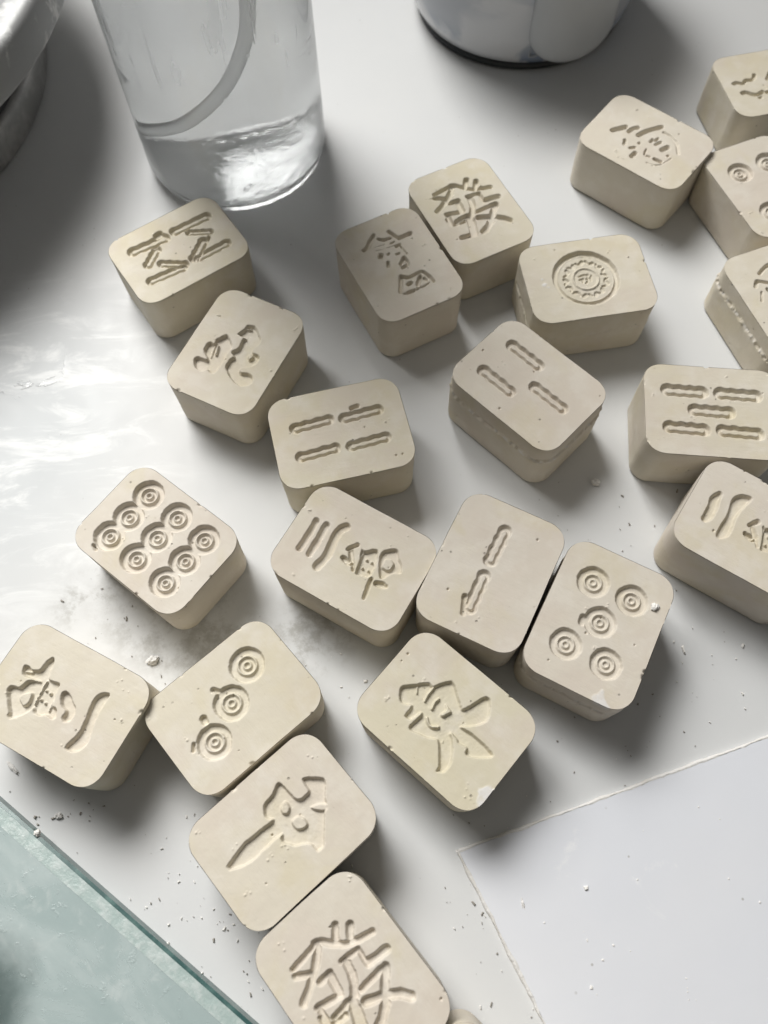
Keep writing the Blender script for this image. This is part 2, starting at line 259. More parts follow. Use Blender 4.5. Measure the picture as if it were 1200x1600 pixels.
GLYPHS={"A":[["engraved_bar",[["b",0.0958,[[0.064,0.175],[0.351,0.164]],1]]],["engraved_bar",[["b",0.0997,[[-0.322,0.183],[-0.043,0.16]],1],["s",0.0639,[[-0.086,0.222],[-0.055,0.226]],1],["s",0.0465,[[-0.043,0.205],[-0.014,0.172]],1]]],["engraved_bar",[["b",0.0675,[[0.154,0.096],[0.3,0.006]],1]]],["engraved_bar",[["b",0.0948,[[0.205,-0.052],[0.059,-0.16]],1],["s",0.0347,[[0.266,-0.037],[0.22,-0.076]],1]]],["engraved_bar",[["b",0.0878,[[0.083,-0.176],[0.352,-0.177]],1]]],["engraved_bar",[["b",0.0886,[[-0.158,0.087],[-0.281,-0.003]],1]]],["engraved_bar",[["b",0.0787,[[-0.188,-0.055],[-0.033,-0.173]],1]]],["engraved_bar",[["b",0.0884,[[-0.337,-0.161],[-0.06,-0.189]],1]]]],"C":[["engraved_bar",[["b",0.0912,[[-0.316,0.109],[-0.066,0.123]],1]]],["engraved_bar",[["b",0.0918,[[0.052,0.106],[0.308,0.121]],1],["s",0.0436,[[0.122,0.177],[0.169,0.185]],1]]],["engraved_bar",[["b",0.089,[[-0.318,-0.134],[-0.066,-0.119]],1]]],["engraved_bar",[["b",0.0897,[[0.056,-0.132],[0.313,-0.119]],1]]]],"Q":[["engraved_bar",[["b",0.1015,[[-0.303,0.17],[-0.052,0.17]],1]]],["engraved_bar",[["b",0.0993,[[-0.311,-0.148],[-0.056,-0.148]],1]]],["engraved_bar",[["b",0.0979,[[0.059,0.009],[0.313,0.011]],1]]]],"R":[["engraved_bar",[["b",0.1083,[[-0.321,0.155],[-0.072,0.152]],1]]],["engraved_bar",[["b",0.1079,[[0.066,0.153],[0.317,0.15]],1]]],["engraved_bar",[["b",0.1065,[[-0.129,-0.003],[0.111,-0.007]],1]]],["engraved_bar",[["b",0.1049,[[-0.322,-0.159],[-0.078,-0.166]],1]]],["engraved_bar",[["b",0.1047,[[0.063,-0.162],[0.308,-0.169]],1]]]],"F":[["engraved_bar",[["b",0.1021,[[-0.03,0.296],[-0.034,0.065]],1]]],["engraved_bar",[["b",0.0953,[[-0.028,-0.059],[-0.021,-0.302]],1],["s",0.0468,[[-0.085,-0.243],[-0.047,-0.354]],1]]]],"D":[["engraved_circle",[["c",0.1171,[[-0.269,0.209]],1]]],["engraved_circle",[["c",0.1159,[[-0.265,0.002]],1]]],["engraved_circle",[["c",0.1148,[[-0.27,-0.184]],1],["s",0.0368,[[-0.308,-0.303],[-0.273,-0.314]],1]]],["engraved_circle",[["c",0.1156,[[0.01,0.204]],1]]],["engraved_circle",[["c",0.1145,[[0.002,0.008]],1]]],["engraved_circle",[["c",0.1134,[[-0.005,-0.191]],1]]],["engraved_circle",[["c",0.1142,[[0.278,0.196]],1]]],["engraved_circle",[["c",0.1131,[[0.276,0.002]],1]]],["engraved_circle",[["c",0.1119,[[0.274,-0.196]],1]]]],"G":[["engraved_circle",[["c",0.1132,[[-0.139,0.239]],1]]],["engraved_circle",[["c",0.1121,[[0.136,0.235]],1]]],["engraved_circle",[["c",0.111,[[0.004,-0.0]],1],["s",0.0576,[[-0.107,-0.021],[-0.102,-0.054]],1]]],["engraved_circle",[["c",0.1099,[[-0.142,-0.238]],1]]],["engraved_circle",[["c",0.1088,[[0.138,-0.241]],1]]]],"J":[["engraved_circle",[["c",0.1229,[[-0.147,0.222]],1]]],["engraved_circle",[["c",0.1207,[[-0.016,-0.004]],1],["s",0.0461,[[-0.161,-0.044],[-0.133,-0.025]],1]]],["engraved_circle",[["c",0.1186,[[0.109,-0.231]],1],["s",0.0532,[[-0.054,-0.199],[-0.029,-0.204]],1],["s",0.034,[[0.036,-0.339],[0.067,-0.367]],1]]]],"U":[["engraved_circle",[["c",0.1115,[[-0.136,0.203]],1]]],["engraved_circle",[["c",0.1121,[[0.149,0.214]],1]]],["engraved_circle",[["c",0.1087,[[-0.116,-0.264]],1]]],["engraved_circle",[["c",0.1093,[[0.168,-0.246]],1]]]],"P":[["engraved_flower_disc",[["c",0.2682,[[-0.008,0.002]],1]]]],"E":[["engraved_character",[["s",0.0556,[[-0.359,0.094],[-0.35,-0.007],[-0.351,-0.135]],1],["s",0.0581,[[-0.28,0.101],[-0.272,-0.013],[-0.27,-0.138]],1],["s",0.0711,[[-0.154,0.158],[-0.18,0.128],[-0.181,0.04],[-0.153,-0.083],[-0.176,-0.187]],1]]],["engraved_character",[["s",0.0388,[[-0.057,0.027],[-0.019,0.084]],1],["s",0.0453,[[-0.034,0.025],[0.004,-0.028]],1],["s",0.0386,[[-0.057,-0.045],[-0.008,-0.048]],1],["s",0.0289,[[-0.045,-0.057],[0.0,-0.071],[0.022,-0.049]],1],["s",0.0289,[[0.013,-0.023],[0.05,-0.089]],1],["p",0,[[0.017,0.08],[0.049,0.066],[0.102,0.123],[0.133,0.115],[0.164,0.052],[0.172,-0.012],[0.174,-0.079],[0.119,-0.092],[0.072,-0.107],[0.057,-0.017]],1],["is",0.0085,[[0.044,0.064],[0.054,-0.012],[0.069,-0.096]],0.7],["is",0.02,[[0.09,0.027],[0.09,0.027]],0.7],["is",0.02,[[0.128,0.028],[0.129,0.028]],0.7],["is",0.0199,[[0.094,-0.039],[0.094,-0.039]],0.7],["is",0.0198,[[0.138,-0.034],[0.139,-0.035]],0.7],["s",0.0379,[[0.19,-0.082],[0.214,-0.221]],1],["p",0,[[0.146,0.123],[0.231,0.207],[0.289,0.137],[0.329,0.104],[0.347,0.052],[0.287,0.024],[0.262,-0.034],[0.236,-0.055],[0.171,0.05]],1],["i",0,[[0.199,0.028],[0.195,0.101],[0.24,0.115],[0.273,0.093],[0.272,0.04],[0.247,0.022]],0.8],["s",0.0255,[[0.226,0.053],[0.253,0.071],[0.251,0.046]],1],["p",0,[[0.21,-0.095],[0.226,-0.073],[0.268,-0.055],[0.319,-0.062],[0.312,-0.09],[0.276,-0.108],[0.233,-0.115]],1]]]],"I":[["engraved_character",[["p",0,[[0.238,0.194],[0.199,0.174],[0.181,0.137],[0.183,0.07],[0.208,-0.006],[0.221,-0.107],[0.185,-0.211],[0.21,-0.225],[0.256,-0.217],[0.289,-0.19],[0.308,-0.134],[0.288,-0.065],[0.261,0.035],[0.255,0.127],[0.256,0.19]],1]]],["engraved_character",[["p",0,[[-0.222,0.216],[-0.241,0.177],[-0.242,0.116],[-0.253,0.101],[-0.294,0.082],[-0.318,0.094],[-0.346,0.094],[-0.356,0.071],[-0.334,0.033],[-0.303,0.028],[-0.259,0.037],[-0.192,0.051],[-0.248,0.032],[-0.272,0.013],[-0.295,-0.048],[-0.325,-0.05],[-0.353,-0.063],[-0.359,-0.088],[-0.336,-0.125],[-0.286,-0.175],[-0.255,-0.2],[-0.252,-0.225],[-0.224,-0.235],[-0.169,-0.182],[-0.144,-0.135],[-0.14,-0.105],[-0.121,-0.13],[-0.079,-0.135],[-0.036,-0.106],[0.0,-0.114],[0.022,-0.113],[0.031,-0.084],[-0.001,-0.04],[-0.032,-0.05],[-0.051,-0.004],[-0.068,0.091],[-0.08,0.102],[-0.16,0.079],[-0.169,0.123],[-0.201,0.213]],1],["i",0,[[-0.263,-0.105],[-0.252,-0.064],[-0.208,-0.031],[-0.19,-0.049],[-0.179,-0.099],[-0.198,-0.139]],0.85],["s",0.0197,[[-0.254,-0.096],[-0.244,-0.074],[-0.227,-0.051]],0.8],["is",0.0113,[[-0.166,0.068],[-0.158,-0.025],[-0.145,-0.088]],0.8],["is",0.0087,[[-0.052,-0.019],[-0.04,-0.081]],0.7],["is",0.0187,[[-0.136,0.017],[-0.135,0.017]],0.7],["is",0.0187,[[-0.1,0.015],[-0.099,0.015]],0.7],["is",0.0186,[[-0.131,-0.046],[-0.13,-0.046]],0.7],["is",0.0186,[[-0.093,-0.05],[-0.092,-0.051]],0.7],["is",0.0152,[[-0.326,0.058],[-0.286,0.072]],0.6],["p",0,[[0.006,-0.009],[-0.022,0.024],[-0.031,0.061],[-0.007,0.081],[0.043,0.065],[0.077,0.034],[0.105,0.022],[0.128,-0.021],[0.126,-0.069],[0.091,-0.094],[0.062,-0.075],[0.064,-0.027],[0.028,-0.018]],1]]]],"H":[["engraved_character",[["p",0,[[-0.346,0.13],[-0.369,0.086],[-0.374,0.048],[-0.361,0.004],[-0.359,-0.064],[-0.363,-0.124],[-0.343,-0.14],[-0.313,-0.132],[-0.29,-0.088],[-0.292,-0.01],[-0.3,0.049],[-0.311,0.129],[-0.328,0.139]],1],["p",0,[[-0.152,0.215],[-0.2,0.193],[-0.232,0.157],[-0.239,0.112],[-0.221,0.025],[-0.218,-0.036],[-0.226,-0.081],[-0.224,-0.182],[-0.209,-0.194],[-0.185,-0.195],[-0.143,-0.14],[-0.146,-0.08],[-0.157,-0.013],[-0.151,0.082],[-0.118,0.202],[-0.133,0.216]],1]]],["engraved_character",[["s",0.0388,[[-0.058,0.01],[-0.02,0.067]],1],["s",0.0453,[[-0.035,0.008],[0.003,-0.045]],1],["s",0.0386,[[-0.058,-0.062],[-0.009,-0.065]],1],["s",0.0289,[[-0.046,-0.074],[-0.001,-0.088],[0.021,-0.066]],1],["s",0.0289,[[0.012,-0.04],[0.049,-0.106]],1],["p",0,[[0.016,0.063],[0.048,0.049],[0.101,0.106],[0.132,0.098],[0.163,0.035],[0.171,-0.029],[0.173,-0.096],[0.118,-0.109],[0.071,-0.124],[0.056,-0.034]],1],["is",0.0085,[[0.043,0.047],[0.053,-0.029],[0.068,-0.113]],0.7],["is",0.02,[[0.089,0.01],[0.089,0.01]],0.7],["is",0.02,[[0.127,0.011],[0.128,0.011]],0.7],["is",0.0199,[[0.093,-0.056],[0.093,-0.056]],0.7],["is",0.0198,[[0.137,-0.051],[0.138,-0.052]],0.7],["s",0.0379,[[0.189,-0.099],[0.213,-0.238]],1],["p",0,[[0.145,0.106],[0.23,0.19],[0.288,0.12],[0.328,0.087],[0.346,0.035],[0.286,0.007],[0.261,-0.051],[0.235,-0.072],[0.17,0.033]],1],["i",0,[[0.198,0.011],[0.194,0.084],[0.239,0.098],[0.272,0.076],[0.271,0.023],[0.246,0.005]],0.8],["s",0.0255,[[0.225,0.036],[0.252,0.054],[0.25,0.029]],1],["p",0,[[0.209,-0.112],[0.225,-0.09],[0.267,-0.072],[0.318,-0.079],[0.311,-0.107],[0.275,-0.125],[0.232,-0.132]],1]]]],"L":[["engraved_character",[["p",0,[[-0.234,0.144],[-0.209,0.155],[-0.143,0.158],[-0.073,0.162],[-0.055,0.192],[-0.056,0.253],[-0.095,0.257],[-0.142,0.262],[-0.14,0.285],[-0.063,0.372],[-0.026,0.363],[0.028,0.308],[0.068,0.291],[0.091,0.282],[0.094,0.25],[0.213,0.151],[0.243,0.122],[0.245,0.073],[0.182,0.07],[0.16,0.049],[0.131,-0.006],[0.067,-0.052],[0.044,-0.053],[0.019,-0.018],[0.021,-0.152],[0.023,-0.284],[-0.024,-0.384],[-0.058,-0.385],[-0.089,-0.243],[-0.087,-0.121],[-0.072,-0.008],[-0.109,-0.046],[-0.185,-0.014],[-0.19,0.069]],1],["i",0,[[-0.12,0.1],[-0.096,0.113],[-0.057,0.105],[-0.042,0.07],[-0.064,0.048],[-0.1,0.057]],0.8],["i",0,[[-0.002,0.058],[0.001,0.114],[0.039,0.135],[0.086,0.128],[0.089,0.095],[0.061,0.054]],0.8],["i",0,[[0.012,0.197],[0.033,0.256],[0.079,0.299],[0.094,0.281],[0.088,0.243],[0.039,0.203]],0.7]]]],"K":[["engraved_character",[["p",0,[[-0.341,-0.055],[-0.344,-0.027],[-0.284,0.032],[-0.224,0.107],[-0.201,0.097],[-0.184,0.1],[-0.161,0.149],[-0.125,0.208],[-0.102,0.207],[-0.034,0.165],[0.025,0.125],[0.053,0.104],[0.104,0.276],[0.137,0.284],[0.179,0.236],[0.214,0.17],[0.197,0.113],[0.13,0.04],[0.1,0.018],[0.207,0.037],[0.342,0.03],[0.374,0.022],[0.367,-0.01],[0.265,-0.091],[0.229,-0.091],[0.222,-0.057],[0.187,-0.057],[0.156,-0.073],[0.131,-0.055],[0.076,-0.051],[0.118,-0.07],[0.174,-0.138],[0.205,-0.205],[0.203,-0.265],[0.161,-0.293],[0.16,-0.266],[0.109,-0.195],[0.045,-0.134],[0.01,-0.165],[-0.056,-0.184],[-0.118,-0.207],[-0.145,-0.195],[-0.139,-0.157],[-0.129,-0.084],[-0.142,-0.073],[-0.162,-0.161],[-0.195,-0.167],[-0.21,-0.162],[-0.209,-0.079],[-0.234,-0.094],[-0.273,-0.117],[-0.296,-0.108]],1],["is",0.0139,[[-0.169,-0.005],[-0.181,0.045],[-0.181,0.096]],0.9],["is",0.0161,[[-0.102,-0.011],[-0.118,0.031],[-0.11,0.065]],0.8],["i",0,[[-0.067,0.072],[-0.019,0.064],[0.01,0.056],[-0.002,0.03],[-0.018,-0.01],[-0.042,-0.008],[-0.031,0.047]],0.85],["is",0.0171,[[-0.091,-0.077],[-0.062,-0.101],[-0.03,-0.103],[0.0,-0.073]],0.8],["is",0.0105,[[-0.264,0.031],[-0.239,-0.001]],0.8]]]],"M":[["engraved_character",[["s",0.045,[[-0.275,-0.052],[-0.258,-0.215]],1],["s",0.0493,[[-0.222,-0.229],[-0.179,-0.156]],1],["s",0.0537,[[-0.258,-0.039],[-0.171,-0.128],[-0.086,-0.276]],1],["s",0.0486,[[-0.282,-0.045],[-0.272,-0.011],[-0.208,0.042],[-0.152,0.109],[-0.118,0.248]],1],["s",0.0544,[[-0.281,0.106],[-0.225,0.065]],1],["s",0.0544,[[-0.229,0.173],[-0.176,0.133]],1],["s",0.0582,[[-0.013,0.133],[0.003,0.255]],1],["s",0.0429,[[-0.113,0.021],[-0.102,0.12]],1],["s",0.0616,[[-0.088,0.035],[-0.014,0.024],[0.063,-0.028]],1],["s",0.0397,[[-0.102,0.128],[-0.004,0.122]],1],["s",0.0463,[[0.065,0.015],[0.061,0.176]],1],["s",0.0614,[[0.068,0.194],[0.157,0.112],[0.203,0.078],[0.268,-0.011]],1],["s",0.0635,[[0.128,-0.001],[0.164,0.08],[0.213,0.168],[0.27,0.211]],1],["s",0.0491,[[-0.113,-0.14],[-0.11,-0.066]],1],["s",0.0629,[[-0.104,-0.075],[-0.003,-0.089]],1],["s",0.0517,[[-0.02,-0.224],[0.01,-0.091]],1],["s",0.0483,[[-0.01,-0.221],[0.083,-0.233]],1],["s",0.048,[[0.078,-0.184],[0.064,-0.082]],1],["s",0.071,[[0.081,-0.059],[0.191,-0.099]],1]],[["s",0.081,[[-0.048,-0.109],[-0.092,-0.238]],1],["s",0.0563,[[-0.104,-0.246],[-0.201,-0.231]],1],["s",0.0479,[[-0.219,-0.012],[-0.223,-0.081],[-0.167,-0.086],[-0.108,-0.088]],1],["s",0.0552,[[0.108,-0.19],[-0.02,-0.256]],1]]]],"O":[["engraved_character",[["s",0.0432,[[-0.047,0.348],[-0.111,0.296],[-0.157,0.245],[-0.188,0.242]],1],["s",0.036,[[-0.033,0.294],[-0.004,0.263],[0.056,0.258]],1],["s",0.0393,[[0.078,0.323],[0.108,0.247]],1],["s",0.0469,[[0.123,0.224],[0.224,0.226]],1],["s",0.0139,[[-0.105,0.189],[-0.022,0.178],[0.101,0.17]],0.5],["s",0.031,[[0.06,0.159],[0.097,0.164]],1],["s",0.0186,[[0.093,0.143],[0.107,0.055]],0.8],["s",0.0462,[[-0.086,0.136],[-0.1,0.116]],1],["s",0.0352,[[-0.068,0.044],[-0.087,0.007]],1],["s",0.0246,[[0.026,0.086],[0.053,0.085]],1],["s",0.02,[[-0.034,0.117],[-0.019,0.121]],1],["s",0.0384,[[0.068,0.028],[0.013,-0.018]],1],["s",0.0338,[[0.071,0.027],[0.078,-0.02],[0.06,-0.054],[0.008,-0.058]],1],["s",0.0202,[[0.036,0.204],[0.07,0.209]],1],["s",0.014,[[-0.099,0.226],[-0.013,0.221]],0.5],["s",0.0124,[[-0.101,0.196],[-0.093,0.088]],0.5]]],["engraved_character",[["s",0.0392,[[-0.04,-0.126],[-0.114,-0.263]],1],["s",0.0392,[[-0.032,-0.134],[0.012,-0.17],[0.125,-0.151],[0.15,-0.182],[0.17,-0.285]],1],["s",0.0178,[[-0.103,-0.284],[-0.066,-0.307],[0.055,-0.301],[0.136,-0.283]],1],["s",0.0434,[[-0.026,-0.225],[0.002,-0.218]],1],["s",0.0422,[[0.095,-0.196],[0.042,-0.261]],1],["s",0.0409,[[-0.064,-0.293],[-0.01,-0.294]],1],["s",0.0361,[[0.117,-0.231],[0.122,-0.256]],0.6],["s",0.0268,[[0.016,-0.293],[0.05,-0.287]],1]]]],"B":[["engraved_character",[["p",0,[[-0.244,-0.227],[-0.254,-0.195],[-0.239,-0.171],[-0.186,-0.17],[-0.154,-0.163],[-0.202,-0.126],[-0.23,-0.101],[-0.235,-0.036],[-0.214,-0.01],[-0.181,-0.025],[-0.181,-0.003],[-0.194,0.022],[-0.168,0.049],[-0.141,0.096],[-0.118,0.092],[-0.052,0.039],[-0.045,0.009],[-0.045,-0.059],[-0.039,-0.116],[-0.043,-0.177],[-0.04,-0.238],[-0.06,-0.26],[-0.088,-0.257],[-0.113,-0.232],[-0.143,-0.276],[-0.178,-0.274],[-0.216,-0.259]],1],["is",0.0165,[[-0.151,-0.015],[-0.127,-0.09]],0.8],["is",0.0114,[[-0.175,-0.03],[-0.153,-0.125]],0.5],["p",0,[[-0.068,0.134],[-0.038,0.196],[-0.036,0.245],[0.017,0.259],[0.07,0.229],[0.134,0.161],[0.13,0.109],[0.114,0.06],[0.128,0.037],[0.179,0.038],[0.203,0.02],[0.205,-0.05],[0.15,-0.102],[0.113,-0.118],[0.111,-0.149],[0.138,-0.162],[0.195,-0.135],[0.235,-0.149],[0.254,-0.184],[0.239,-0.238],[0.196,-0.264],[0.134,-0.258],[0.079,-0.23],[0.02,-0.184],[-0.003,-0.151],[-0.002,-0.077],[0.019,-0.056],[-0.029,-0.029],[0.011,0.027],[-0.007,0.117],[0.015,0.131],[-0.044,0.13]],1],["i",0,[[0.096,-0.001],[0.115,0.031],[0.157,0.013],[0.135,-0.042]],0.8],["is",0.0141,[[-0.024,0.212],[0.007,0.223]],0.8]]]],"T":[["engraved_character",[["s",0.0538,[[-0.295,-0.074],[-0.227,0.028]],1],["s",0.0468,[[-0.172,-0.002],[-0.175,0.041],[-0.138,0.087]],1],["s",0.0535,[[-0.087,0.014],[-0.06,0.1],[0.018,0.218]],1],["s",0.0398,[[0.068,0.176],[0.145,0.175],[0.235,0.128],[0.294,0.042]],0.45],["s",0.0309,[[0.036,0.012],[0.036,0.046]],1],["s",0.0309,[[0.057,0.047],[0.065,0.087]],1],["s",0.0308,[[0.086,0.011],[0.108,0.064]],1],["s",0.0562,[[0.166,-0.005],[0.184,0.049]],1],["s",0.0338,[[0.233,-0.038],[0.239,-0.031]],1],["s",0.0422,[[0.167,-0.138],[0.221,-0.131]],1],["s",0.0238,[[0.052,-0.082],[0.07,-0.154],[0.122,-0.138]],1],["s",0.0185,[[0.134,-0.213],[0.217,-0.193],[0.249,-0.143],[0.276,-0.042]],0.4],["s",0.043,[[-0.148,-0.106],[-0.128,-0.145]],1],["s",0.0384,[[-0.067,-0.156],[-0.039,-0.126]],1],["s",0.0507,[[-0.002,-0.23],[0.0,-0.18]],1],["s",0.0308,[[-0.035,-0.064],[-0.031,-0.059]],1]]]],"V":[["engraved_character",[["s",0.043,[[-0.38,0.04],[-0.35,0.052],[-0.298,0.016],[-0.265,0.065],[-0.195,0.042],[-0.159,0.103]],1],["s",0.046,[[-0.353,-0.088],[-0.323,-0.075],[-0.248,-0.138],[-0.168,-0.111]],1],["s",0.0344,[[-0.227,-0.175],[-0.207,-0.169]],0.6],["s",0.0174,[[-0.13,-0.035],[-0.125,-0.082]],0.6],["s",0.0467,[[-0.067,0.024],[-0.011,0.096]],1],["s",0.0403,[[-0.138,-0.124],[-0.065,-0.119]],1],["s",0.0468,[[0.02,0.031],[0.011,-0.137]],1],["s",0.0408,[[-0.04,-0.011],[0.125,0.029]],1]]]],"S":[["engraved_character",[["s",0.0393,[[-0.124,0.274],[-0.035,0.324],[0.007,0.326]],1],["s",0.0351,[[-0.22,0.173],[-0.189,0.216],[-0.168,0.214],[-0.077,0.15]],1],["s",0.0241,[[-0.201,0.11],[-0.244,0.035]],1],["s",0.0363,[[-0.146,0.119],[-0.126,-0.016]],1],["s",0.0367,[[-0.019,0.205],[-0.022,0.031]],1]]]]}

def shift(q, dx, dy): return [q[0], q[1], [[x+dx, y+dy] for x, y in q[2]], q[3]]
fm, fn = GLYPHS['M'][0][1:]
GLYPHS['M'] = [['engraved_character', fm + [shift([q[0], q[1], [[-y, x] for x, y in q[2]], q[3]], .018, -.022) for q in fn]]]
GLYPHS['N'] = [['engraved_character', [shift([q[0], q[1], [[y, -x] for x, y in q[2]], q[3]], .022, .018) for q in fm] + fn]]

def d_poly(P, pts):
    pts = np.array(pts); d2 = np.full(len(P), 1e9); ins = np.zeros(len(P), bool)
    for a, b in zip(pts, np.roll(pts, -1, 0)):
        e = b-a; w_ = P-a; t = np.clip(w_@e/max(e@e, 1e-12), 0, 1); q = w_-t[:, None]*e
        d2 = np.minimum(d2, (q**2).sum(1))
        cr = (a[1] > P[:, 1]) != (b[1] > P[:, 1])
        with np.errstate(divide='ignore', invalid='ignore'):
            xi = (b[0]-a[0])*(P[:, 1]-a[1])/(b[1]-a[1]) + a[0]
        ins ^= cr & (P[:, 0] < xi)
    d = np.sqrt(d2); return np.where(ins, -d, d)
def d_line(P, pts, r, wob=None):
    d = np.full(len(P), 1e9)
    pts = np.array(pts)
    for a, b in zip(pts[:-1], pts[1:]):
        e = b-a; w_ = P-a; t = np.clip(w_@e/max(e@e, 1e-12), 0, 1); q = w_-t[:, None]*e
        rr = r if wob is None else r*(1+wob*np.cos(2*PI*3*t))
        d = np.minimum(d, np.sqrt((q**2).sum(1))-rr)
    return d

def soften(pts, closed):
    q = np.array(pts, float)
    for _ in range(2):
        if closed:
            n = np.roll(q, -1, 0); q = np.stack([.80*q+.20*n, .20*q+.80*n], 1).reshape(-1, 2)
        elif len(q) > 2:
            m_ = np.stack([.75*q[:-1]+.25*q[1:], .25*q[:-1]+.75*q[1:]], 1).reshape(-1, 2); q = np.vstack([q[:1], m_[1:-1], q[-1:]])
    return q
def relief(P, prims, depth, seed):
    """height of the engraving (<=0) and distance to its outline"""
    wob = vnoise(P*22, seed, 3)*.0045 + vnoise(P*70, seed+3, 2)*.0022
    WALL = .0155
    prims = [(k_, w_, soften(p_, k_ in 'pi') if k_ in ('p', 'i', 's', 'is') else p_, f_) for k_, w_, p_, f_ in prims]
    h = np.zeros(len(P)); dm = np.full(len(P), 1e9)
    def cut(d, k):
        nonlocal h, dm
        h = np.minimum(h, -depth*k*sstep(-(d+wob)/WALL)); dm = np.minimum(dm, d+wob)
    def lift(d, k):
        nonlocal h
        h = h*(1-k*sstep(-(d+wob*.6)/.011+.35))
    for kind, wd, pts, k in prims:
        if kind == 'p': cut(d_poly(P, pts)-.004, k)
        elif kind == 's': cut(d_line(P, pts, wd/2), k)
    for kind, wd, pts, k in prims:
        if kind == 'i': lift(d_poly(P, pts), k)
        elif kind == 'is': lift(d_line(P, pts, wd/2), k)
        elif kind == 'b':
            cut(d_line(P, pts, wd/2, .07), 1)
            a, b = np.array(pts[0]), np.array(pts[1]); e = (b-a)/np.linalg.norm(b-a)*.008
            lift(d_line(P, [a+e, b-e], wd*.20, .12), .66)
        elif kind == 'c':
            r = np.hypot(P[:, 0]-pts[0][0], P[:, 1]-pts[0][1]); R = wd
            if R < .17:
                cut(r-R, 1)
                lift(np.abs(r-.50*R)-.075*R, .62); lift(np.abs(r-.19*R)-.065*R, .55)
            else:
                cut(r-R, 1)
                lift(r-.845*R, .42); lift(np.abs(r-.83*R)-.018*R, .35); lift(np.abs(r-.38*R)-.035*R, .6)
                an = np.arctan2(P[:, 1]-pts[0][1], P[:, 0]-pts[0][0])
                rs = np.random.RandomState(seed)
                dd = np.full(len(P), 1e9)
                for q in range(13):
                    t0 = 2*PI*q/13+rs.uniform(-.08, .08)
                    for s_ in (-1, 1):
                        t = t0+s_*.085; rr = R*(.60+rs.uniform(-.03, .03)); c0 = np.array(pts[0])
                        u = np.array([math.cos(t+s_*.10), math.sin(t+s_*.10)])
                        dd = np.minimum(dd, d_line(P, [c0+u*rr*.95, c0+np.array([math.cos(t), math.sin(t)])*rr*1.06], R*(.062 if s_ > 0 else .040)))
                h += -depth*.42*sstep(-(dd+wob*.5)/.008+.3)
                c0 = np.array(pts[0])
                g = np.full(len(P), 1e9)
                for ln_ in ([(-.17, .12), (.0, .16), (.12, .13)], [(-.18, .0), (-.06, .02), (-.1, -.1)], [(.02, .0), (.18, .03)], [(.1, .16), (.08, -.06), (-.02, -.14)], [(.15, -.08), (.2, .1)]):
                    g = np.minimum(g, d_line(P, [c0+np.array(q)*R for q in ln_], R*.03))
                h += -depth*.38*sstep(-(g+wob*.3)/.007+.3)
    h = h + np.where(dm < 0, vnoise(P*30, seed+9, 3)*.0016 + vnoise(P*120, seed+11, 2)*.0010, 0)*sstep(-dm/.02)
    return h, dm

